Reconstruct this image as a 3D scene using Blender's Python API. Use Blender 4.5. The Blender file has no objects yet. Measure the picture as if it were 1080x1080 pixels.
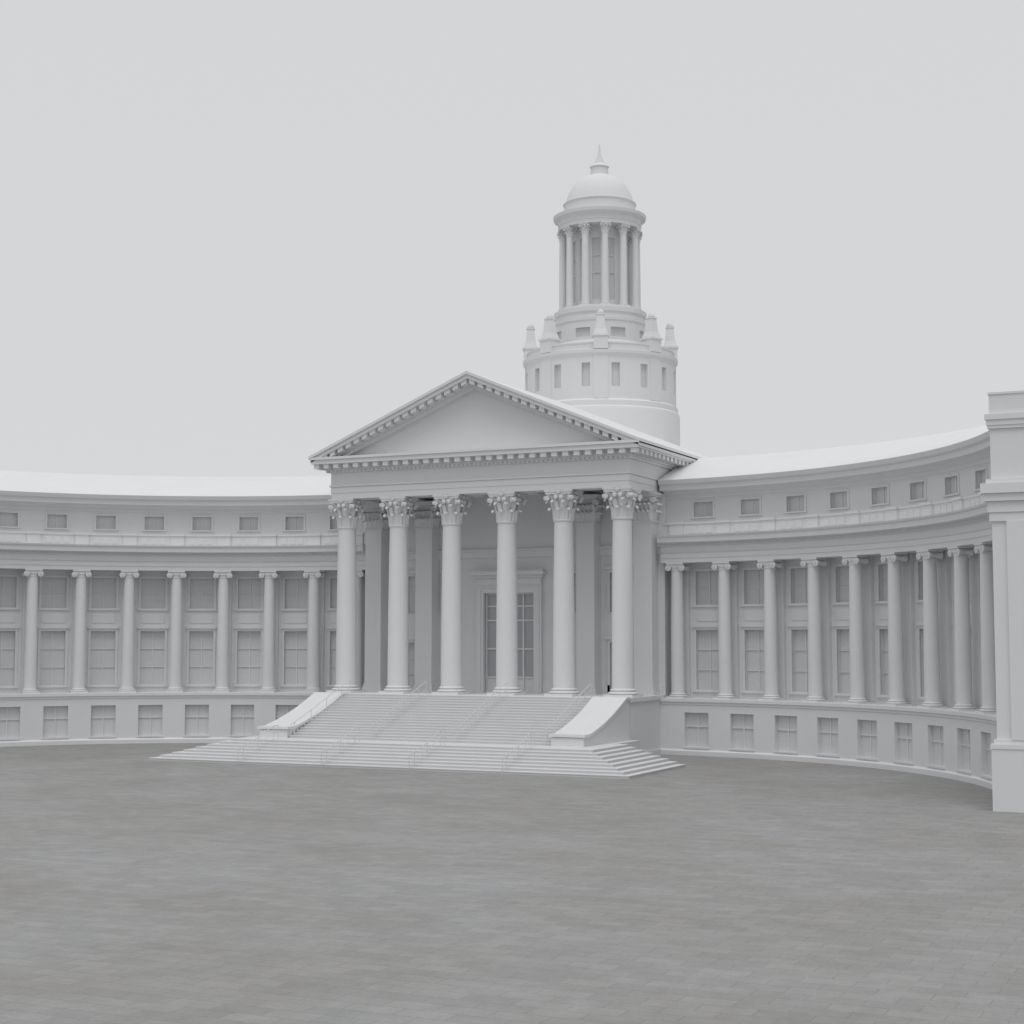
import bpy, math, random
from math import sin, cos, pi, radians
from mathutils import Vector
random.seed(3)
scene = bpy.context.scene

# ------------------------------------------------------------------ materials
def clay(name, base, var=0.04, rough=0.75, scale=0.6):
    m = bpy.data.materials.new(name); m.use_nodes = True
    nt = m.node_tree; b = nt.nodes['Principled BSDF']
    tc = nt.nodes.new('ShaderNodeTexCoord')
    n = nt.nodes.new('ShaderNodeTexNoise'); n.inputs['Scale'].default_value = scale
    n.inputs['Detail'].default_value = 6
    nt.links.new(tc.outputs['Object'], n.inputs['Vector'])
    r = nt.nodes.new('ShaderNodeValToRGB')
    r.color_ramp.elements[0].position = .3; r.color_ramp.elements[1].position = .7
    r.color_ramp.elements[0].color = tuple(max(0, c - var) for c in base) + (1,)
    r.color_ramp.elements[1].color = tuple(base) + (1,)
    nt.links.new(n.outputs['Fac'], r.inputs['Fac'])
    nt.links.new(r.outputs['Color'], b.inputs['Base Color'])
    b.inputs['Roughness'].default_value = rough
    b.inputs['Specular IOR Level'].default_value = 0.2
    return m
STONE = clay('white_stone', (.73, .733, .74), .018)
PANE = clay('window_pane', (.66, .665, .675), .02, .5)
STEP = clay('step_stone', (.68, .683, .69), .02)
METAL = clay('rail_metal', (.66, .66, .67), .02, .4)
GLASS = bpy.data.materials.new('door_glass'); GLASS.use_nodes = True
b = GLASS.node_tree.nodes['Principled BSDF']
b.inputs['Base Color'].default_value = (.42, .435, .45, 1); b.inputs['Roughness'].default_value = .12

def ground_mat():
    m = bpy.data.materials.new('plaza_paving'); m.use_nodes = True
    nt = m.node_tree; N = nt.nodes; L = nt.links; b = N['Principled BSDF']
    tc = N.new('ShaderNodeTexCoord')
    br = N.new('ShaderNodeTexBrick'); br.inputs['Scale'].default_value = 1.0
    br.inputs['Brick Width'].default_value = 1.2; br.inputs['Row Height'].default_value = .6
    br.inputs['Mortar Size'].default_value = .012; br.inputs['Mortar Smooth'].default_value = .4
    br.inputs['Color1'].default_value = (.285, .285, .283, 1)
    br.inputs['Color2'].default_value = (.32, .317, .312, 1)
    br.inputs['Mortar'].default_value = (.23, .23, .23, 1)
    L.new(tc.outputs['Object'], br.inputs['Vector'])
    out = br.outputs['Color']
    for sc, lo, hi in ((.16, (.90, .885, .86, 1), (1.06, 1.07, 1.09, 1)), (1.6, (.93, .925, .915, 1), (1.05, 1.05, 1.05, 1)), (14, (.93, .93, .93, 1), (1.06, 1.06, 1.06, 1))):
        n = N.new('ShaderNodeTexNoise'); n.inputs['Scale'].default_value = sc; n.inputs['Detail'].default_value = 8
        n.inputs['Roughness'].default_value = .65
        L.new(tc.outputs['Object'], n.inputs['Vector'])
        r = N.new('ShaderNodeValToRGB')
        r.color_ramp.elements[0].position = .32; r.color_ramp.elements[0].color = lo
        r.color_ramp.elements[1].position = .68; r.color_ramp.elements[1].color = hi
        L.new(n.outputs['Fac'], r.inputs['Fac'])
        mx = N.new('ShaderNodeMix'); mx.data_type = 'RGBA'; mx.blend_type = 'MULTIPLY'
        mx.inputs[0].default_value = 1
        L.new(out, mx.inputs[6]); L.new(r.outputs['Color'], mx.inputs[7]); out = mx.outputs[2]
    L.new(out, b.inputs['Base Color'])
    b.inputs['Roughness'].default_value = .85
    b.inputs['Specular IOR Level'].default_value = 0.25
    bp = N.new('ShaderNodeBump'); bp.inputs['Strength'].default_value = .2; bp.inputs['Distance'].default_value = .01
    L.new(br.outputs['Fac'], bp.inputs['Height']); bp.invert = True
    L.new(bp.outputs['Normal'], b.inputs['Normal'])
    return m
PAVE = ground_mat()

# ------------------------------------------------------------------ mesh builder
class MB:
    def __init__(s): s.v = []; s.f = []
    def quad(s, *p):
        i = len(s.v); s.v += [tuple(q) for q in p]; s.f.append(tuple(range(i, i + len(p))))
    def hexa(s, p):
        i = len(s.v); s.v += [tuple(q) for q in p]
        for f in ((3, 2, 1, 0), (4, 5, 6, 7), (0, 1, 5, 4), (1, 2, 6, 5), (2, 3, 7, 6), (3, 0, 4, 7)):
            s.f.append(tuple(i + k for k in f))
    def box(s, x0, x1, y0, y1, z0, z1):
        s.hexa([(x0, y0, z0), (x1, y0, z0), (x1, y1, z0), (x0, y1, z0), (x0, y0, z1), (x1, y0, z1), (x1, y1, z1), (x0, y1, z1)])
    def mbox(s, fn, u0, u1, d0, d1, z0, z1, n=1):
        for k in range(n):
            a = u0 + (u1 - u0) * k / n; b = u0 + (u1 - u0) * (k + 1) / n
            i = len(s.v)
            s.v += [fn(a, d0, z0), fn(b, d0, z0), fn(b, d1, z0), fn(a, d1, z0), fn(a, d0, z1), fn(b, d0, z1), fn(b, d1, z1), fn(a, d1, z1)]
            fs = [(3, 2, 1, 0), (4, 5, 6, 7), (0, 1, 5, 4), (2, 3, 7, 6)]
            if k == n - 1: fs.append((1, 2, 6, 5))
            if k == 0: fs.append((3, 0, 4, 7))
            for f in fs: s.f.append(tuple(i + q for q in f))
    def profile(s, fn, u0, u1, prof, n):
        m = len(prof); base = len(s.v)
        for k in range(n + 1):
            u = u0 + (u1 - u0) * k / n
            s.v += [fn(u, d, z) for d, z in prof]
        for k in range(n):
            for j in range(m):
                a = base + k * m + j; b = base + k * m + (j + 1) % m
                s.f.append((a, b, b + m, a + m))
        s.f.append(tuple(base + j for j in range(m)))
        s.f.append(tuple(base + n * m + j for j in range(m)))
    def lathe(s, prof, n=32, c=(0, 0, 0), cap=True):
        base = len(s.v); m = len(prof)
        for k in range(n):
            a = 2 * pi * k / n
            s.v += [(c[0] + r * cos(a), c[1] + r * sin(a), c[2] + z) for r, z in prof]
        for k in range(n):
            for j in range(m - 1):
                a = base + k * m + j; b = base + ((k + 1) % n) * m + j
                s.f.append((a, b, b + 1, a + 1))
        if cap:
            s.f.append(tuple(base + k * m for k in range(n))[::-1])
            s.f.append(tuple(base + k * m + m - 1 for k in range(n)))
    def wall(s, fn, u0, u1, z0, z1, ops, dep, pane=None, useg=0.0):
        us = {u0, u1}; zs = {z0, z1}
        for o in ops: us |= {o[0], o[1]}; zs |= {o[2], o[3]}
        us = sorted(us); zs = sorted(zs)
        for a, b in zip(us, us[1:]):
            nn = max(1, int(math.ceil((b - a) / useg))) if useg else 1
            for c, d in zip(zs, zs[1:]):
                um, zm = (a + b) / 2, (c + d) / 2
                if any(o[0] < um < o[1] and o[2] < zm < o[3] for o in ops): continue
                for k in range(nn):
                    p = a + (b - a) * k / nn; q = a + (b - a) * (k + 1) / nn
                    s.quad(fn(p, 0, c), fn(q, 0, c), fn(q, 0, d), fn(p, 0, d))
        for o in ops:
            a, b, c, d = o[:4]
            s.quad(fn(a, 0, c), fn(a, 0, d), fn(a, dep, d), fn(a, dep, c))
            s.quad(fn(b, 0, c), fn(b, 0, d), fn(b, dep, d), fn(b, dep, c))
            s.quad(fn(a, 0, c), fn(b, 0, c), fn(b, dep, c), fn(a, dep, c))
            s.quad(fn(a, 0, d), fn(b, 0, d), fn(b, dep, d), fn(a, dep, d))
            (pane or s).quad(fn(a, dep, c), fn(b, dep, c), fn(b, dep, d), fn(a, dep, d))
    def mesh(s, name, mat):
        me = bpy.data.meshes.new(name); me.from_pydata(s.v, [], s.f); me.materials.append(mat)
        for p in me.polygons: p.use_smooth = True
        me.set_sharp_from_angle(angle=radians(28))
        return me

def empty(name):
    e = bpy.data.objects.new(name, None); scene.collection.objects.link(e); return e
HALL = empty('city_hall_building')
def put(name, me, parent=HALL, loc=(0, 0, 0), rz=0):
    o = bpy.data.objects.new(name, me); scene.collection.objects.link(o)
    o.location = loc; o.rotation_euler = (0, 0, rz)
    if parent: o.parent = parent
    return o

# ------------------------------------------------------------------ columns
def shaft_profile(r, z0, z1, top=.85, n=8):
    return [(r * (1 - (1 - top) * (k / n) ** 1.8), z0 + (z1 - z0) * k / n) for k in range(n + 1)]
def base_parts(mb, r, h):
    mb.box(-r * 1.38, r * 1.38, -r * 1.38, r * 1.38, 0, h * .3)
    pr = [(r * 1.2, h * .3)]
    for k in range(7):
        a = -pi / 2 + pi * k / 6; pr.append((r * 1.2 + r * .16 * cos(a), h * .45 + h * .15 * sin(a)))
    pr += [(r * 1.1, h * .62), (r * 1.08, h * .72)]
    for k in range(7):
        a = -pi / 2 + pi * k / 6; pr.append((r * 1.08 + r * .1 * cos(a), h * .82 + h * .1 * sin(a)))
    pr += [(r * 1.02, h * .95), (r, h)]
    mb.lathe(pr, 32)

def leaf_strip(mb, place, z0, h, w, curl, s=1.0):
    pts = []
    for k in range(9):
        t = k / 8
        if t < .65: o = .04 * s + .5 * curl * (t / .65) ** 2; z = z0 + h * t / .65 * .9
        else:
            b = (t - .65) / .35 * pi * 1.05
            o = .04 * s + .5 * curl + curl * .5 * (1 - cos(b)); z = z0 + h * .9 + curl * .5 * sin(b)
        pts.append((o, z, w * (.8, 1, 1.08, 1.0, 1.12, 1.1, .98, .75, .35)[k]))
    base = len(mb.v)
    for o, z, ww in pts:
        for q in (-.5, -.25, 0, .25, .5):
            off = -.06 * s * (abs(q) * 2) ** 2 + (.05 * s if q == 0 else 0)
            mb.v.append(place(o + off, q * ww, z - .06 * s * abs(q)))
    for k in range(8):
        for j in range(4):
            p = base + k * 5 + j; mb.f.append((p, p + 1, p + 6, p + 5))

def corinthian(H, r):
    mb = MB(); bh = r * .75; ch = r * 2.85
    base_parts(mb, r, bh)
    zt = H - ch; rt = r * .86; q0 = r / .72
    mb.lathe(shaft_profile(r, bh, zt, .86) + [(rt * 1.1, zt + .01 * q0), (rt * 1.13, zt + .07 * q0), (rt * 1.1, zt + .13 * q0), (rt * .98, zt + .14 * q0)], 36)
    bell = [(rt * .95, zt + .14 * q0)]
    for k in range(1, 9):
        t = k / 8; bell.append((rt * (.95 + .42 * t ** 3), zt + .14 * q0 + (ch * .86 - .14 * q0) * t))
    mb.lathe(bell, 32)
    for row, (h, w, cu, rr) in enumerate(((ch * .33, rt * .74, .30 * q0, rt * .97), (ch * .60, rt * .68, .34 * q0, rt * 1.0))):
        for k in range(8):
            a = 2 * pi * (k + .5 * row) / 8
            leaf_strip(mb, lambda o, sd, z, a=a, rr=rr: ((rr + o) * cos(a + sd / (rr + o)), (rr + o) * sin(a + sd / (rr + o)), z), zt + .14 * q0, h, w, cu, q0)
    for k in range(4):
        a = pi / 4 + k * pi / 2; ux, uy = cos(a), sin(a); tx, ty = -uy, ux
        path = [(rt * 1.1, ch * .5), (rt * 1.25, ch * .66), (rt * 1.62, ch * .8), (rt * 2.05, ch * .845)]
        for i in range(3):
            (r0, z0), (r1, z1) = path[i], path[i + 1]; hw = .10 * q0
            Pt = []
            for (rr, zz) in ((r0, z0), (r1, z1)):
                for sgn in (-1, 1): Pt.append((ux * rr + tx * hw * sgn, uy * rr + ty * hw * sgn, zt + zz))
                for sgn in (1, -1): Pt.append((ux * (rr - .16 * q0) + tx * hw * sgn, uy * (rr - .16 * q0) + ty * hw * sgn, zt + zz + .06 * q0))
            mb.hexa(Pt)
        c_r, c_z = rt * 1.95, zt + ch * .735; R = rt * .26; n = 14; base = len(mb.v)
        for sgn in (-1, 1):
            for i in range(n):
                b = 2 * pi * i / n
                mb.v.append((ux * (c_r + R * cos(b)) + tx * .15 * q0 * sgn, uy * (c_r + R * cos(b)) + ty * .15 * q0 * sgn, c_z + R * sin(b)))
        for i in range(n): mb.f.append((base + i, base + (i + 1) % n, base + n + (i + 1) % n, base + n + i))
        mb.f.append(tuple(base + i for i in range(n))); mb.f.append(tuple(base + n + i for i in range(n)))
    for k in range(4):
        a = k * pi / 2
        for sg in (-1, 1):
            ca = a + sg * .22; x, y = cos(ca) * rt * 1.38, sin(ca) * rt * 1.38
            mb.lathe([(.02 * q0, -.16 * q0), (.12 * q0, -.12 * q0), (.16 * q0, 0), (.12 * q0, .12 * q0), (.02 * q0, .16 * q0)], 10, (x, y, zt + ch * .76))
    prof = []; A = rt * 1.72
    for k in range(4):
        a = k * pi / 2 - pi / 4
        c0 = (A * cos(a) * 1.414, A * sin(a) * 1.414); c1 = (A * cos(a + pi / 2) * 1.414, A * sin(a + pi / 2) * 1.414)
        mid = (cos(a + pi / 4), sin(a + pi / 4))
        for t in (.06, .2, .35, .5, .65, .8, .94):
            d = .24 * (1 - (2 * t - 1) ** 2) * A
            prof.append((c0[0] + (c1[0] - c0[0]) * t - mid[0] * d, c0[1] + (c1[1] - c0[1]) * t - mid[1] * d))
    for z0, z1, sc in ((ch * .86, ch * .93, .94), (ch * .93, ch, 1.0)):
        n = len(prof); base = len(mb.v)
        for z in (z0, z1): mb.v += [(x * sc, y * sc, zt + z) for x, y in prof]
        for i in range(n): mb.f.append((base + i, base + (i + 1) % n, base + n + (i + 1) % n, base + n + i))
        mb.f.append(tuple(base + i for i in range(n))); mb.f.append(tuple(base + n + i for i in range(n)))
    for k in range(4):
        a = k * pi / 2
        mb.lathe([(.02 * q0, -.14 * q0), (.15 * q0, -.07 * q0), (.17 * q0, .05 * q0), (.02 * q0, .16 * q0)], 8, (cos(a) * A * .8, sin(a) * A * .8, zt + ch * .92))
    return mb

def ionic(H, r):
    mb = MB(); bh = r * .8; ch = r * 1.25
    base_parts(mb, r, bh)
    zt = H - ch; rt = r * .84
    mb.lathe(shaft_profile(r, bh, zt, .84) + [(rt * 1.1, zt + .02), (rt * 1.1, zt + .07), (rt, zt + .08), (rt * 1.02, zt + .12), (rt * 1.25, zt + .26), (rt * 1.2, zt + .3)], 28)
    vr = r * .48
    for sx in (-1, 1):
        cx = sx * rt * 1.32; cz = zt + ch - .12 - vr
        n = 20; rows = []
        for (y, k) in ((-r * 1.02, .55), (-r * .98, 1), (-r * .8, .97), (-r * .3, .66), (0, .6), (r * .3, .66), (r * .8, .97), (r * .98, 1), (r * 1.02, .55)):
            rows.append([(cx + vr * k * cos(2 * pi * i / n), y, cz + vr * k * sin(2 * pi * i / n)) for i in range(n)])
        base = len(mb.v)
        for rw in rows: mb.v += rw
        for j in range(len(rows) - 1):
            for i in range(n):
                p = base + j * n + i; q = base + j * n + (i + 1) % n; mb.f.append((p, q, q + n, p + n))
        mb.f.append(tuple(base + i for i in range(n))); mb.f.append(tuple(base + (len(rows) - 1) * n + i for i in range(n)))
        for sy in (-1, 1):
            mb.box(cx - vr * .25, cx + vr * .25, sy * r * 1.07 - .04, sy * r * 1.07 + .04, cz - vr * .25, cz + vr * .25)
    mb.box(-rt * 1.3, rt * 1.3, -r * .97, r * .97, zt + ch - .12 - vr * .7, zt + ch - .13)
    mb.box(-rt * 1.65, rt * 1.65, -r * 1.12, r * 1.12, zt + ch - .12, zt + ch)
    return mb

# ------------------------------------------------------------------ dimensions
G = -3.9
S = 4.18
HC = 13.6
XC, YC = 10.52, -23.14
DA, A0 = .1242, .0705
A_START, A_END = .034, pi / 2 - .002
ZB = -.2

cor = corinthian(HC, .73).mesh('corinthian_column', STONE)
for i in range(6):
    put('portico_column_%d' % (i + 1), cor, loc=((i - 2.5) * S, 0, 0))

# ------------------------------------------------------------------ wings
ion = ionic(9.05, .45).mesh('ionic_column', STONE)
for sx, nm in ((1, 'right'), (-1, 'left')):
    W = MB(); PN = MB()
    def cf(R):
        return lambda a, d, z: (sx * (XC + (R + d) * sin(a)), YC + (R + d) * cos(a), z)
    hw = lambda w, R: w / 2 / R
    NS = 72
    bays = [A0 + DA * (i + .5) for i in range(-1, 12)]
    bays = [b for b in bays if b + .04 < A_END]
    f = cf(27.2); R = 27.2
    ops = [(b - hw(1.75, R), b + hw(1.75, R), -3.35, -1.1) for b in bays if b - .03 > A_START]
    W.wall(f, A_START, A_END, G, -.45, ops, .32, PN, .03)
    W.profile(f, A_START, A_END, [(-.14, G), (-.14, -3.62), (-.08, -3.55), (0.01, -3.52), (.05, G)], NS)
    W.profile(f, A_START, A_END, [(0, -.62), (-.05, -.58), (-.05, -.46), (-.14, -.40), (-.14, ZB), (2.4, ZB), (2.4, -.62)], NS)
    for o in ops:
        m = (o[0] + o[1]) / 2
        W.mbox(f, m - .0015, m + .0015, .24, .319, o[2], o[3])
        W.mbox(f, o[0], o[1], .245, .317, -2.05, -1.98)
        W.mbox(f, o[0] - .004, o[1] + .004, -.05, .1, -3.45, -3.352)
    f = cf(29.15); R = 29.15
    ops = []
    for b in bays:
        if b - .03 < A_START: continue
        ops += [(b - hw(1.8, R), b + hw(1.8, R), .35, 4.35), (b - hw(1.8, R), b + hw(1.8, R), 6.05, 8.3)]
    W.wall(f, A_START, A_END, ZB, 9.0, ops, .32, PN, .03)
    for o in ops:
        m = (o[0] + o[1]) / 2
        W.mbox(f, m - .0013, m + .0013, .24, .319, o[2], o[3])
        zz = [o[2] + (o[3] - o[2]) * t for t in ((.33, .67) if o[3] < 5 else (.5,))]
        for z in zz: W.mbox(f, o[0], o[1], .245, .317, z - .03, z + .03)
        e = .0062; hgt = o[3]
        W.mbox(f, o[0] - e, o[0], -.07, .05, o[2], hgt + .18)
        W.mbox(f, o[1], o[1] + e, -.07, .05, o[2], hgt + .18)
        W.mbox(f, o[0], o[1], -.07, .05, hgt, hgt + .18)
        W.mbox(f, o[0] - e * 1.5, o[1] + e * 1.5, -.12, .05, o[2] - .16, o[2] - .002)
        if hgt < 5:
            W.mbox(f, o[0] - e * 1.4, o[1] + e * 1.4, -.16, .05, hgt + .182, hgt + .32)
    for b in bays:
        if b - .03 < A_START: continue
        W.mbox(f, b - hw(1.7, R), b + hw(1.7, R), -.04, .02, 4.95, 5.6)
    for i in range(0, 12):
        a = A0 + DA * i
        W.mbox(f, a - hw(.95, R), a + hw(.95, R), -.3, .02, ZB, 9.0)
    f = cf(27.6)
    W.profile(f, A_START, A_END, [(0, 8.85), (0, 9.15), (-.05, 9.16), (-.05, 9.45), (-.12, 9.52), (-.02, 9.55), (-.02, 9.9), (-.15, 10.0), (-.15, 10.1),
                                  (-.6, 10.2), (-.62, 10.5), (-.72, 10.58), (-.76, 10.68), (1.7, 10.74), (1.7, 8.85)], NS)
    nd = 300; st = (A_END - A_START) / nd
    for k in range(nd):
        a = A_START + st * k
        W.mbox(f, a, a + st * .55, -.27, -.1, 10.0, 10.13)
    f = cf(28.05)
    W.profile(f, A_START, A_END, [(0, 10.7), (0, 11.42), (-.08, 11.46), (-.08, 11.56), (.5, 11.58), (.5, 10.7)], NS)
    for i in range(-1, 12):
        a = A0 + DA * i
        if a < A_START: continue
        W.mbox(f, a - hw(1.0, 28), a + hw(1.0, 28), -.14, .02, 10.72, 11.45)
        W.mbox(f, a - hw(1.1, 28), a + hw(1.1, 28), -.22, .02, 11.452, 11.6)
        for q in (-.3, 0, .3):
            b = a + DA / 2 + q * DA * .62
            if b + .02 < A_END:
                W.mbox(f, b - .0145 * .55, b + .0145 * .55, -.035, .02, 10.85, 11.32)
    f = cf(28.55); R = 28.55
    ops = [(b - hw(1.42, R), b + hw(1.42, R), 11.95, 12.95) for b in bays if b - .03 > A_START]
    W.wall(f, A_START, A_END, 11.4, 13.5, ops, .3, PN, .03)
    for o in ops:
        m = (o[0] + o[1]) / 2; e = .005
        W.mbox(f, m - .0012, m + .0012, .24, .299, o[2], o[3])
        W.mbox(f, o[0] - e, o[0], -.06, .05, o[2], o[3] + .12)
        W.mbox(f, o[1], o[1] + e, -.06, .05, o[2], o[3] + .12)
        W.mbox(f, o[0], o[1], -.06, .05, o[3], o[3] + .12)
        W.mbox(f, o[0] - e * 1.4, o[1] + e * 1.4, -.1, .05, o[2] - .1, o[2] - .002)
    W.profile(cf(28.5), A_START, A_END, [(0, 13.25), (-.05, 13.3), (-.05, 13.5), (-.3, 13.6), (-.4, 13.68), (-1.0, 13.75), (-1.02, 14.05), (-1.2, 14.15), (-1.3, 14.42),
                                         (-1.25, 14.46), (0, 14.9), (4.6, 16.5), (10.5, 16.5), (10.5, 13.25)], NS)
    W.profile(cf(38.8), A_START - .03, A_END, [(0, G), (0, 14.0), (.5, 14.0), (.5, G)], 40)
    put(nm + '_wing', W.mesh(nm + '_wing', STONE))
    put(nm + '_wing_windows', PN.mesh(nm + '_wing_windows', PANE))
    for i in range(0, 12):
        a = A0 + DA * i
        put('%s_wing_column_%d' % (nm, i + 1), ion, loc=(sx * (XC + 28.05 * sin(a)), YC + 28.05 * cos(a), ZB), rz=-sx * a)

# ------------------------------------------------------------------ end pavilions
for sx, nm in ((1, 'right'), (-1, 'left')):
    W = MB(); PN = MB()
    def bx(x0, x1, y0, y1, z0, z1):
        W.box(min(sx * x0, sx * x1), max(sx * x0, sx * x1), y0, y1, z0, z1)
    X0, X1, Y0, Y1 = 37.45, 60, -23.4, 6
    ff = lambda u, d, z: (sx * u, Y0 + d, z)
    ops = []
    for k in range(5):
        c = 41 + 3.95 * k
        ops += [(c - .9, c + .9, .35, 4.35), (c - .9, c + .9, 6.05, 8.3), (c - .7, c + .7, 11.6, 12.7), (c - .87, c + .87, -3.35, -1.4)]
    W.wall(ff, X0, X1, G, 14.0, ops, .3, PN)
    fi = lambda u, d, z: (sx * (X0 + d), u, z)
    W.wall(fi, Y0, Y1, G, 14.0, [], .3, PN)
    fo = lambda u, d, z: (sx * (X1 - d), u, z)
    ops2 = []
    for k in range(6):
        c = -20 + 4.3 * k
        ops2 += [(c - .9, c + .9, .35, 4.35), (c - .9, c + .9, 6.05, 8.3), (c - .7, c + .7, 11.6, 12.7)]
    W.wall(fo, Y0, Y1, G, 14.0, ops2, .3, PN)
    for o in ops:
        m = (o[0] + o[1]) / 2
        W.mbox(ff, m - .04, m + .04, .22, .298, o[2], o[3])
    def ring(e, z0, z1): bx(X0 - e, X1 + e, Y0 - e, Y1 + e, z0, z1)
    ring(.22, G, -3.5)
    cs = [X0] + [v for k in range(5) for v in (41 + 3.95 * k - 1.0, 41 + 3.95 * k + 1.0)] + [X1]
    for k in range(0, len(cs), 2): bx(cs[k] - (.22 if k == 0 else 0), cs[k + 1], Y0 - .22, Y0 + .02, -3.499, -1.15)
    bx(X0 - .22, X0, Y0 + .021, Y1, -3.499, -1.15)
    ring(.26, -1.149, -.95); ring(.12, -.948, -.75)
    ring(.1, 9.0, 9.4); ring(.16, 9.402, 9.9); ring(.3, 9.902, 10.25); ring(.42, 10.252, 10.7); ring(.2, 10.702, 10.9)
    ring(.1, 13.2, 13.35); ring(.14, 13.352, 13.6); ring(.2, 13.602, 13.85); ring(.02, 13.852, 14.75); ring(.06, 14.752, 14.85)
    for k in range(6):
        c = 38.6 + 4.06 * k
        bx(c - .5, c + .5, Y0 - .16, Y0 + .02, -.748, 8.998)
    put(nm + '_pavilion', W.mesh(nm + '_pavilion', STONE))
    put(nm + '_pavilion_windows', PN.mesh(nm + '_pavilion_windows', PANE))

# ------------------------------------------------------------------ portico
P = MB(); PN = MB(); GL = MB()
P.box(-11.5, 11.5, -1.55, 7, G, -.28)
P.box(-11.62, 11.62, -1.6, 7, -.278, 0)
P.box(-11.6, 11.6, -1.5, 4.0, G, -3.55)
YW = 4.9
fw = lambda u, d, z: (u, YW + d, z)
main = [(-1.95, 1.95, 0.02, 7.0)]; rest = []
for s in (-1, 1):
    c = 8.36 * s
    rest += [(c - .75, c + .75, .1, 3.5), (c - .75, c + .75, 5.6, 8.3)]
    c = 4.73 * s
    rest += [(c - .55, c + .55, 5.6, 8.3)]
P.wall(fw, -11.4, 11.4, 0, HC + .9, rest + main, .35, PN)
for sx in (-1, 1):
    P.box(min(sx * 10.9, sx * 11.58), max(sx * 10.9, sx * 11.58), YW - .002, 9, 0.001, HC - .01)
for o in rest:
    P.box(o[0] - .2, o[0], YW - .1, YW + .05, o[2], o[3] + .22)
    P.box(o[1], o[1] + .2, YW - .1, YW + .05, o[2], o[3] + .22)
    P.box(o[0], o[1], YW - .1, YW + .05, o[3], o[3] + .22)
    P.box(o[0] - .3, o[1] + .3, YW - .22, YW + .05, o[3] + .222, o[3] + .4)
    m = (o[0] + o[1]) / 2
    P.box(m - .04, m + .04, YW + .25, YW + .348, o[2], o[3])
    for t in (.33, .66):
        z = o[2] + (o[3] - o[2]) * t
        P.box(o[0], o[1], YW + .27, YW + .346, z - .03, z + .03)
P.box(-11.4, 11.4, YW - .12, YW + .02, 9.5, 9.95)
P.box(-11.4, 11.4, YW - .2, YW + .02, 9.952, 10.1)
for a, b in ((-7.6, -2.56), (2.56, 7.6), (-11.39, -9.12), (9.12, 11.39)): P.box(a, b, YW - .1, YW + .02, 0, .6)
# antae
AN = MB()
AN.box(-.78, .78, -.05, 1.29, 0, .35); AN.box(-.72, .72, 0, 1.29, .35, .55)
AN.box(-.66, .66, .06, 1.29, .55, 11.6)
AN.box(-.73, .73, 0, 1.29, 11.6, 11.72)
for k, (e, z0, z1) in enumerate(((.0, 11.72, 12.5), (.06, 12.5, 13.0), (.14, 13.0, 13.3))):
    AN.box(-.66 - e, .66 + e, .06 - e, 1.29, z0, z1)
AN.box(-.98, .98, -.26, 1.29, 13.3, 13.44); AN.box(-1.05, 1.05, -.33, 1.29, 13.44, 13.598)
for row, (h, cu) in enumerate(((.62, .26), (1.15, .3))):
    xs = (-.5, -.17, .17, .5) if row == 0 else (-.6, -.3, 0, .3, .6)
    for x in xs: leaf_strip(AN, lambda o, sd, z, x=x: (x + sd, .06 - o, z), 11.74, h, .34, cu)
    for y in (.2, .55, .9):
        for sx in (-1, 1): leaf_strip(AN, lambda o, sd, z, y=y, sx=sx: (sx * (.66 + o), y + sd, z), 11.74, h, .34, cu)
for sx in (-1, 1):
    n = 12; base = len(AN.v); cx, cz, R = sx * .86, 13.08, .2
    for y in (-.28, .1):
        AN.v += [(cx + R * cos(2 * pi * i / n), y, cz + R * sin(2 * pi * i / n)) for i in range(n)]
    for i in range(n): AN.f.append((base + i, base + (i + 1) % n, base + n + (i + 1) % n, base + n + i))
    AN.f.append(tuple(base + i for i in range(n))); AN.f.append(tuple(base + n + i for i in range(n)))
an = AN.mesh('anta', STONE)
for i in (0, 1, 4, 5): put('portico_anta_%d' % (i + 1), an, loc=((i - 2.5) * S, 3.6, 0))

# door surround
P.box(-2.55, -1.95, YW - .3, YW + .05, 0, 7.5); P.box(1.95, 2.55, YW - .3, YW + .05, 0, 7.5)
P.box(-1.95, 1.95, YW - .3, YW + .05, 7.0, 7.5)
P.box(-2.4, -2.15, YW - .36, YW - .3, 0, 7.35); P.box(2.15, 2.4, YW - .36, YW - .3, 0, 7.35); P.box(-2.4, 2.4, YW - .36, YW - .3, 7.352, 7.48)
P.box(-2.5, 2.5, YW - .26, YW + .05, 7.502, 8.05)
P.box(-2.65, 2.65, YW - .45, YW + .05, 8.052, 8.25); P.box(-2.85, 2.85, YW - .7, YW + .05, 8.252, 8.5); P.box(-2.75, 2.75, YW - .6, YW + .05, 8.502, 8.6)
y0 = YW + .1
for x in (-1.95, -1.05, -.06, .93, 1.83):
    P.box(x, x + .12, y0, YW + .34, .02, 7.0)
for z in (.02, 1.0, 3.0, 5.0, 6.0, 6.88):
    P.box(-1.9, 1.9, y0 + .03, YW + .34, z, z + .12)
GL.box(-1.9, 1.9, y0 + .12, y0 + .14, 1.0, 6.9)
P.box(-1.9, 1.9, y0 + .1, y0 + .16, .1, 1.0)
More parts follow.
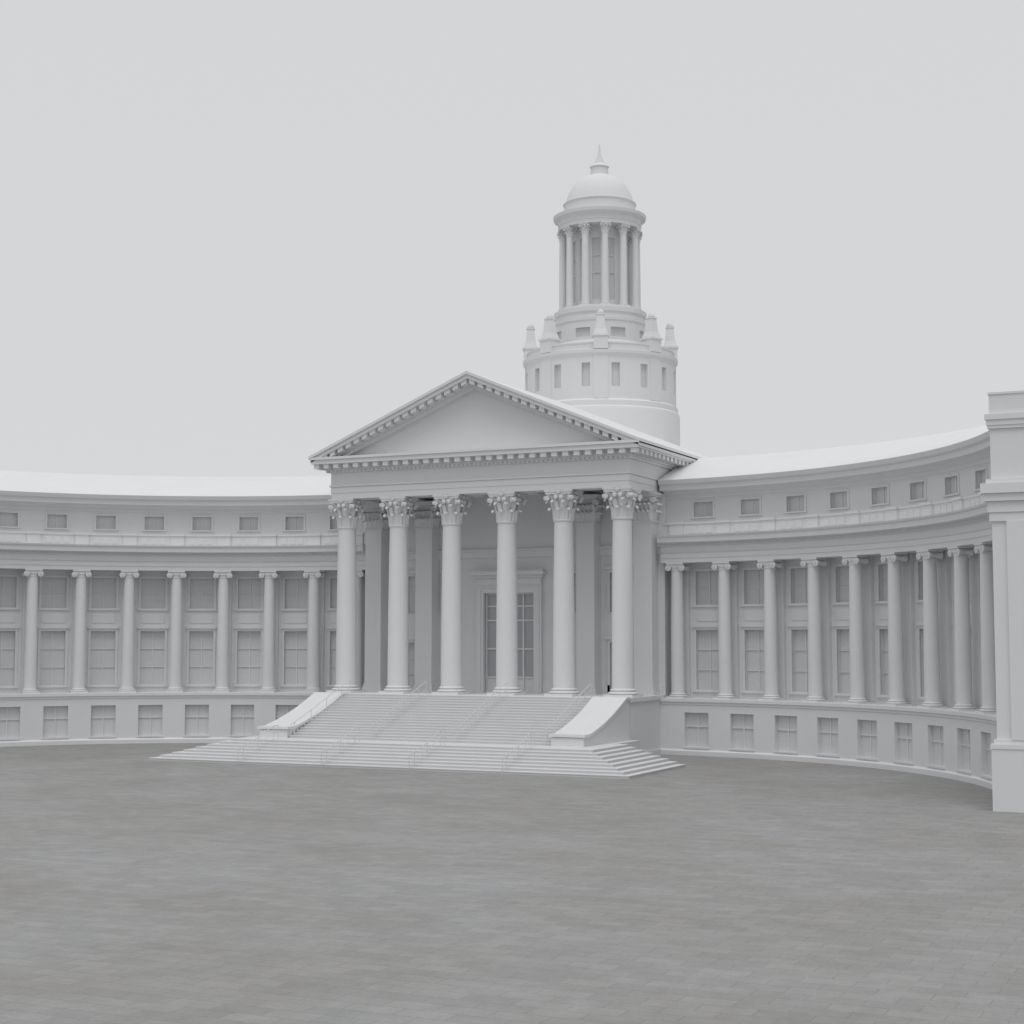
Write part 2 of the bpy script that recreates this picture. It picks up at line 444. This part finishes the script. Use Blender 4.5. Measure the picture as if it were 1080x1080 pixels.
# entablature
E = MB()
ex, ey = 11.25, -.85
E.box(-ex, ex, ey, .65, HC, 14.45)
for sx in (-1, 1): E.box(min(sx * ex, sx * 9.75), max(sx * ex, sx * 9.75), .651, 12, HC, 14.45)
for i in (1, 2, 3, 4):
    x = (i - 2.5) * S; E.box(x - .55, x + .55, .651, YW, HC + .25, 14.45)
E.box(-9.749, 9.749, .651, 12, 14.3, 14.449)
def ring2(e, z0, z1): E.box(-ex - e, ex + e, ey - e, 13, z0, z1)
ring2(.12, 14.451, 14.58)
ring2(.03, 14.582, 15.45)
ring2(.18, 15.452, 15.6); ring2(.3, 15.602, 15.78); ring2(.42, 15.782, 16.02)
ring2(1.05, 16.022, 16.32); ring2(1.15, 16.322, 16.5)
E.box(-ex - .04, ex + .04, ey - .04, ey, 14.02, 14.44)
for sx in (-1, 1): E.box(min(sx * ex, sx * (ex + .04)), max(sx * ex, sx * (ex + .04)), ey + .001, 12, 14.02, 14.44)
mz0, mz1 = 15.72, 16.02
n = 30
for k in range(n + 1):
    x = -11.95 + 23.9 * k / n
    E.box(x - .2, x + .2, ey - .95, ey - .4, mz0, mz1)
for k in range(1, 17):
    y = ey - .75 + .8 * k
    for sx in (-1, 1): E.box(min(sx * (ex + .4), sx * (ex + .97)), max(sx * (ex + .4), sx * (ex + .97)), y - .2, y + .2, mz0, mz1)
for k in range(70):
    x = -11.45 + 22.9 * k / 69; E.box(x - .09, x + .09, ey - .28, ey - .15, 15.46, 15.6)
EX = 12.4; ZE = 16.5; ZA = 21.75
sl = (ZA - ZE - .05) / EX
def prism(pts, y0, y1):
    i = len(E.v); m = len(pts)
    E.v += [(x, y0, z) for x, z in pts] + [(x, y1, z) for x, z in pts]
    E.f.append(tuple(range(i, i + m))); E.f.append(tuple(range(i + m, i + 2 * m)))
    for k in range(m): E.f.append((i + k, i + (k + 1) % m, i + m + (k + 1) % m, i + m + k))
prism([(-11.6, 16.49), (11.6, 16.49), (0, 16.49 + 11.6 * sl)], ey + .25, 20)
top = lambda x, o: ZE + .05 + (EX - abs(x)) * sl + o
def rake(o0, o1, y0, y1, xe=EX):
    for sx in (-1, 1):
        prism([(sx * xe, top(xe, o0)), (0, top(0, o0)), (0, top(0, o1)), (sx * xe, top(xe, o1))], y0, y1)
rake(-.42, -.14, ey - 1.05, 20, EX)
rake(-.138, .06, ey - 1.17, 20, EX + .08)
rake(-.76, -.422, ey - .42, 0, 11.0)
rake(-1.0, -.762, ey - .2, 0, 10.2)
n = 18
for sx in (-1, 1):
    for k in range(n):
        x = 11.3 - 11.0 * k / (n - 1)
        a, b = sx * (x - .2), sx * (x + .2)
        prism([(a, top(a, -.72)), (b, top(b, -.72)), (b, top(b, -.421)), (a, top(a, -.421))], ey - .95, ey - .41)
put('portico_wall', P.mesh('portico_wall', STONE)); put('portico_windows', PN.mesh('portico_windows', PANE))
put('entrance_door_glass', GL.mesh('entrance_door_glass', GLASS))
put('portico_entablature_and_pediment', E.mesh('portico_entablature', STONE))
C = MB(); C.box(-11.2, 11.2, 7.01, 34, G, 16.4); C.box(-9, 9, 14, 30, 16.4, 17.5)
put('central_block', C.mesh('central_block', STONE))

# ------------------------------------------------------------------ stairs
T = MB()
RZ = 1.25 / 8
def step(x0, x1, y0, y1, z0, z1, n=.035):
    T.box(x0 + n, x1 - n, y0 + n, y1, z0, z1 - .045)
    T.box(x0, x1, y0, y1, z1 - .044, z1)
for k in range(8):
    e = .52 * k
    step(-15.95 + e, 16.6 - e, -14.9 + e, -5.5 - .002 * k, G + RZ * k + (0 if k == 0 else .001), G + RZ * (k + 1))
zl = G + 1.25
T.box(-12.2, 12.2, -5.51, -1.6, G, zl - .003)
n = 17; rz = -zl / n; tr = 7.05 / n
for k in range(n):
    step(-9.34, 9.34, -8.95 + tr * k, -1.61, zl + rz * k + .001, zl + rz * (k + 1) - .002)
put('entrance_stairs', T.mesh('entrance_stairs', STEP))
K = MB()
for sx in (-1, 1):
    def cheek(xa, xb, dz, ye):
        prof = [(-1.61, zl), (-1.61, .02 + dz), (-2.3, .02 + dz)]
        for k in range(13):
            t = k / 12; y = -2.3 - 6.1 * t
            prof.append((y, .02 + dz - 2.0 * t - .2 * sin(pi * t)))
        prof += [(ye, -2.03 + dz), (ye, zl - .02)]
        i = len(K.v); m = len(prof)
        K.v += [(xa, y, z) for y, z in prof] + [(xb, y, z) for y, z in prof]
        K.f.append(tuple(range(i, i + m))); K.f.append(tuple(range(i + m, i + 2 * m)))
        for k in range(m): K.f.append((i + k, i + (k + 1) % m, i + m + (k + 1) % m, i + m + k))
    cheek(sx * 9.36, sx * 11.48, -.12, -9.1)
    cheek(sx * 9.26, sx * 11.6, .03, -9.2) if False else None
    # coping slab following the slope
    for k in range(-1, 12):
        if k < 0: ya, yb, za, zb = -1.62, -2.3, .02, .02
        else:
            t0, t1 = k / 12, (k + 1) / 12
            ya, yb = -2.3 - 6.1 * t0, -2.3 - 6.1 * t1
            za, zb = .02 - 2 * t0 - .2 * sin(pi * t0), .02 - 2 * t1 - .2 * sin(pi * t1)
        xa, xb = sorted((sx * 9.26, sx * 11.6))
        K.hexa([(xa, yb, zb - .13), (xb, yb, zb - .13), (xb, ya, za - .13), (xa, ya, za - .13), (xa, yb, zb + .04), (xb, yb, zb + .04), (xb, ya, za + .04), (xa, ya, za + .04)])
    xa, xb = sorted((sx * 9.26, sx * 11.6)); K.box(xa, xb, -9.2, -8.4, -2.11, -1.94)
put('stair_cheek_walls', K.mesh('stair_cheek_walls', STONE))
SB = MB()
for sx in (-1, 1): SB.box(min(sx * 9.4, sx * 11.46), max(sx * 9.4, sx * 11.46), -5.5, -1.61, G, zl)
put('stair_podium', SB.mesh('stair_podium', STONE))

# ------------------------------------------------------------------ tower
TX, TY = 0, 22
D = MB(); DW = MB()
def L(p, n=64): D.lathe(p, n, (TX, TY, 0))
L([(6.4, 15), (6.4, 22.2), (6.35, 22.4), (6.25, 22.5), (6.25, 22.9), (6.1, 23.0), (6.05, 23.05), (6.05, 23.4)], 64)
tf = lambda R: (lambda a, d, z: (TX + (R - d) * sin(a), TY - (R - d) * cos(a), z))
ops = []
for k in range(8):
    for q in (-.2, .2):
        a = radians(45 * k) + q; ops.append((a - .055, a + .055, 24.0, 25.85))
D.wall(tf(6.05), -pi / 8, 2 * pi - pi / 8, 23.4, 26.4, ops, .3, DW, .1)
for k in range(8):
    a = radians(45 * k + 22.5); D.mbox(tf(6.05), a - .09, a + .09, -.06, .02, 23.05, 26.4)
L([(6.05, 26.3), (6.1, 26.4), (6.16, 26.5), (6.25, 26.6), (6.28, 26.85), (6.0, 26.9), (5.9, 26.95), (5.9, 27.35), (5.97, 27.4), (5.97, 27.5), (5.65, 27.5), (5.65, 26.95), (4.4, 26.95),
   (4.1, 27.3), (3.85, 27.9), (3.7, 28.1)], 64)
for k in range(8):
    a = radians(45 * k + 22.5)
    def pb(w, z0, z1, w2=None):
        w2 = w2 or w; pts = []
        for ww, z in ((w, z0), (w2, z1)):
            for (p, q) in ((-1, -1), (1, -1), (1, 1), (-1, 1)):
                R = 5.65 - q * ww
                pts.append((TX + R * sin(a) + p * ww * cos(a), TY - R * cos(a) + p * ww * sin(a), z))
        D.hexa(pts)
    pb(.56, 26.9, 27.9); pb(.64, 27.901, 28.05); pb(.54, 28.051, 28.5, .42); pb(.4, 28.501, 29.6, .28); pb(.33, 29.601, 29.7)
    c = (TX + 5.65 * sin(a), TY - 5.65 * cos(a), 29.7)
    D.lathe([(.24, 0), (.27, .12), (.2, .3), (.03, .4)], 12, c)
ops = []
for k in range(8):
    a = radians(45 * k); ops.append((a - .17, a + .17, 28.35, 29.1))
D.wall(tf(3.7), -pi / 8, 2 * pi - pi / 8, 28.1, 29.7, ops, .2, DW, .1)
L([(3.7, 29.6), (3.78, 29.7), (3.8, 29.95), (3.62, 30.0), (3.62, 30.3), (3.75, 30.4), (3.78, 30.75), (3.5, 30.78), (3.5, 30.95), (0.5, 30.95)], 64)
ops = []
for k in range(12):
    a = radians(30 * k + 15); ops.append((a - .15, a + .15, 31.6, 35.9))
D.wall(tf(2.3), -radians(1), 2 * pi - radians(1), 30.95, 37.0, ops, .2, DW, .12)
for o in ops:
    for z in (33.1, 34.5): D.mbox(tf(2.3), o[0], o[1], .12, .198, z - .04, z + .04)
L([(0.5, 36.9), (3.35, 36.9), (3.35, 37.2), (3.4, 37.22), (3.4, 37.6), (3.55, 37.7), (3.75, 37.8), (3.8, 38.05), (3.3, 38.1), (2.9, 38.15), (2.9, 39.0), (3.0, 39.1), (2.8, 39.15),
   (2.6, 39.9), (2.15, 40.7), (1.5, 41.3), (.75, 41.6), (.7, 42.2), (.8, 42.3), (.4, 42.6), (.12, 43.4), (.05, 44.2)], 64)
for m in (D, DW):
    m.v = [(x, y, z - .72 if 16 < z < 31.7 else z) for x, y, z in m.v]
put('tower', D.mesh('tower', STONE)); put('tower_windows', DW.mesh('tower_windows', PANE))
tc = corinthian(6.67, .3).mesh('tower_column', STONE)
for k in range(12):
    a = radians(30 * k)
    put('tower_column_%d' % (k + 1), tc, loc=(TX + 3.05 * sin(a), TY - 3.05 * cos(a), 30.23), rz=a)

# ------------------------------------------------------------------ handrails
def tube(mb, p, q, r, n=8):
    p = Vector(p); q = Vector(q); d = (q - p).normalized()
    u = d.orthogonal().normalized(); w = d.cross(u); base = len(mb.v)
    for c in (p, q):
        for i in range(n):
            a = 2 * pi * i / n; mb.v.append(tuple(c + u * r * cos(a) + w * r * sin(a)))
    for i in range(n): mb.f.append((base + i, base + (i + 1) % n, base + n + (i + 1) % n, base + n + i))
    mb.f.append(tuple(base + i for i in range(n))); mb.f.append(tuple(base + n + i for i in range(n)))
hr = MB()
def run(pts):
    for (y, z) in pts: tube(hr, (0, y, z), (0, y, z + .9), .022)
    for (a, b) in zip(pts, pts[1:]):
        tube(hr, (0, a[0], a[1] + .9), (0, b[0], b[1] + .9), .024)
        tube(hr, (0, a[0], a[1] + .45), (0, b[0], b[1] + .45), .014)
run([(-15.1, G), (-14.5, G + .15), (-12.9, G + .62), (-11.2, zl), (-10.7, zl)])
run([(-9.2, zl), (-8.8, zl + .1), (-6.8, -1.82), (-4.9, -1.1), (-3.0, -.38), (-1.9, -.01)])
hm = hr.mesh('stair_handrail', METAL)
for x in (-9.0, -3.0, 3.0, 9.0):
    put('stair_handrail', hm, None, (x, 0, 0))

# ------------------------------------------------------------------ ground
g = MB(); g.quad((-1500, -1500, G), (1500, -1500, G), (1500, 1500, G), (-1500, 1500, G))
put('ground', g.mesh('ground', PAVE), None)

# ------------------------------------------------------------------ world & sun
w = bpy.data.worlds.new('World'); scene.world = w; w.use_nodes = True
nt = w.node_tree; bg = nt.nodes['Background']
EL = 68
sky = nt.nodes.new('ShaderNodeTexSky'); sky.sky_type = 'NISHITA'; sky.sun_disc = False
sky.sun_elevation = radians(EL); sky.sun_rotation = radians(160)
mix = nt.nodes.new('ShaderNodeMix'); mix.data_type = 'RGBA'; mix.inputs[0].default_value = .95
nt.links.new(sky.outputs[0], mix.inputs[6]); mix.inputs[7].default_value = (6.8, 6.87, 6.95, 1)
nt.links.new(mix.outputs[2], bg.inputs['Color']); bg.inputs['Strength'].default_value = .1
sun = bpy.data.lights.new('sun', 'SUN'); sun.energy = 1.2; sun.angle = radians(40); sun.color = (1, .99, .975)
so = bpy.data.objects.new('sun', sun); scene.collection.objects.link(so)
so.rotation_euler = (radians(90 - EL), 0, radians(20))

# ------------------------------------------------------------------ camera
cam = bpy.data.cameras.new('camera'); co = bpy.data.objects.new('camera', cam); scene.collection.objects.link(co)
co.location = (48.8487, -98.1303, 3.6637)
co.rotation_euler = (pi / 2 + .0794, 0, .4415)
cam.lens = 1700 / 1080 * 36; cam.sensor_width = 36; cam.clip_end = 5000; cam.clip_start = .5
scene.camera = co
scene.view_settings.view_transform = 'Standard'; scene.view_settings.look = 'None'; scene.view_settings.exposure = 0
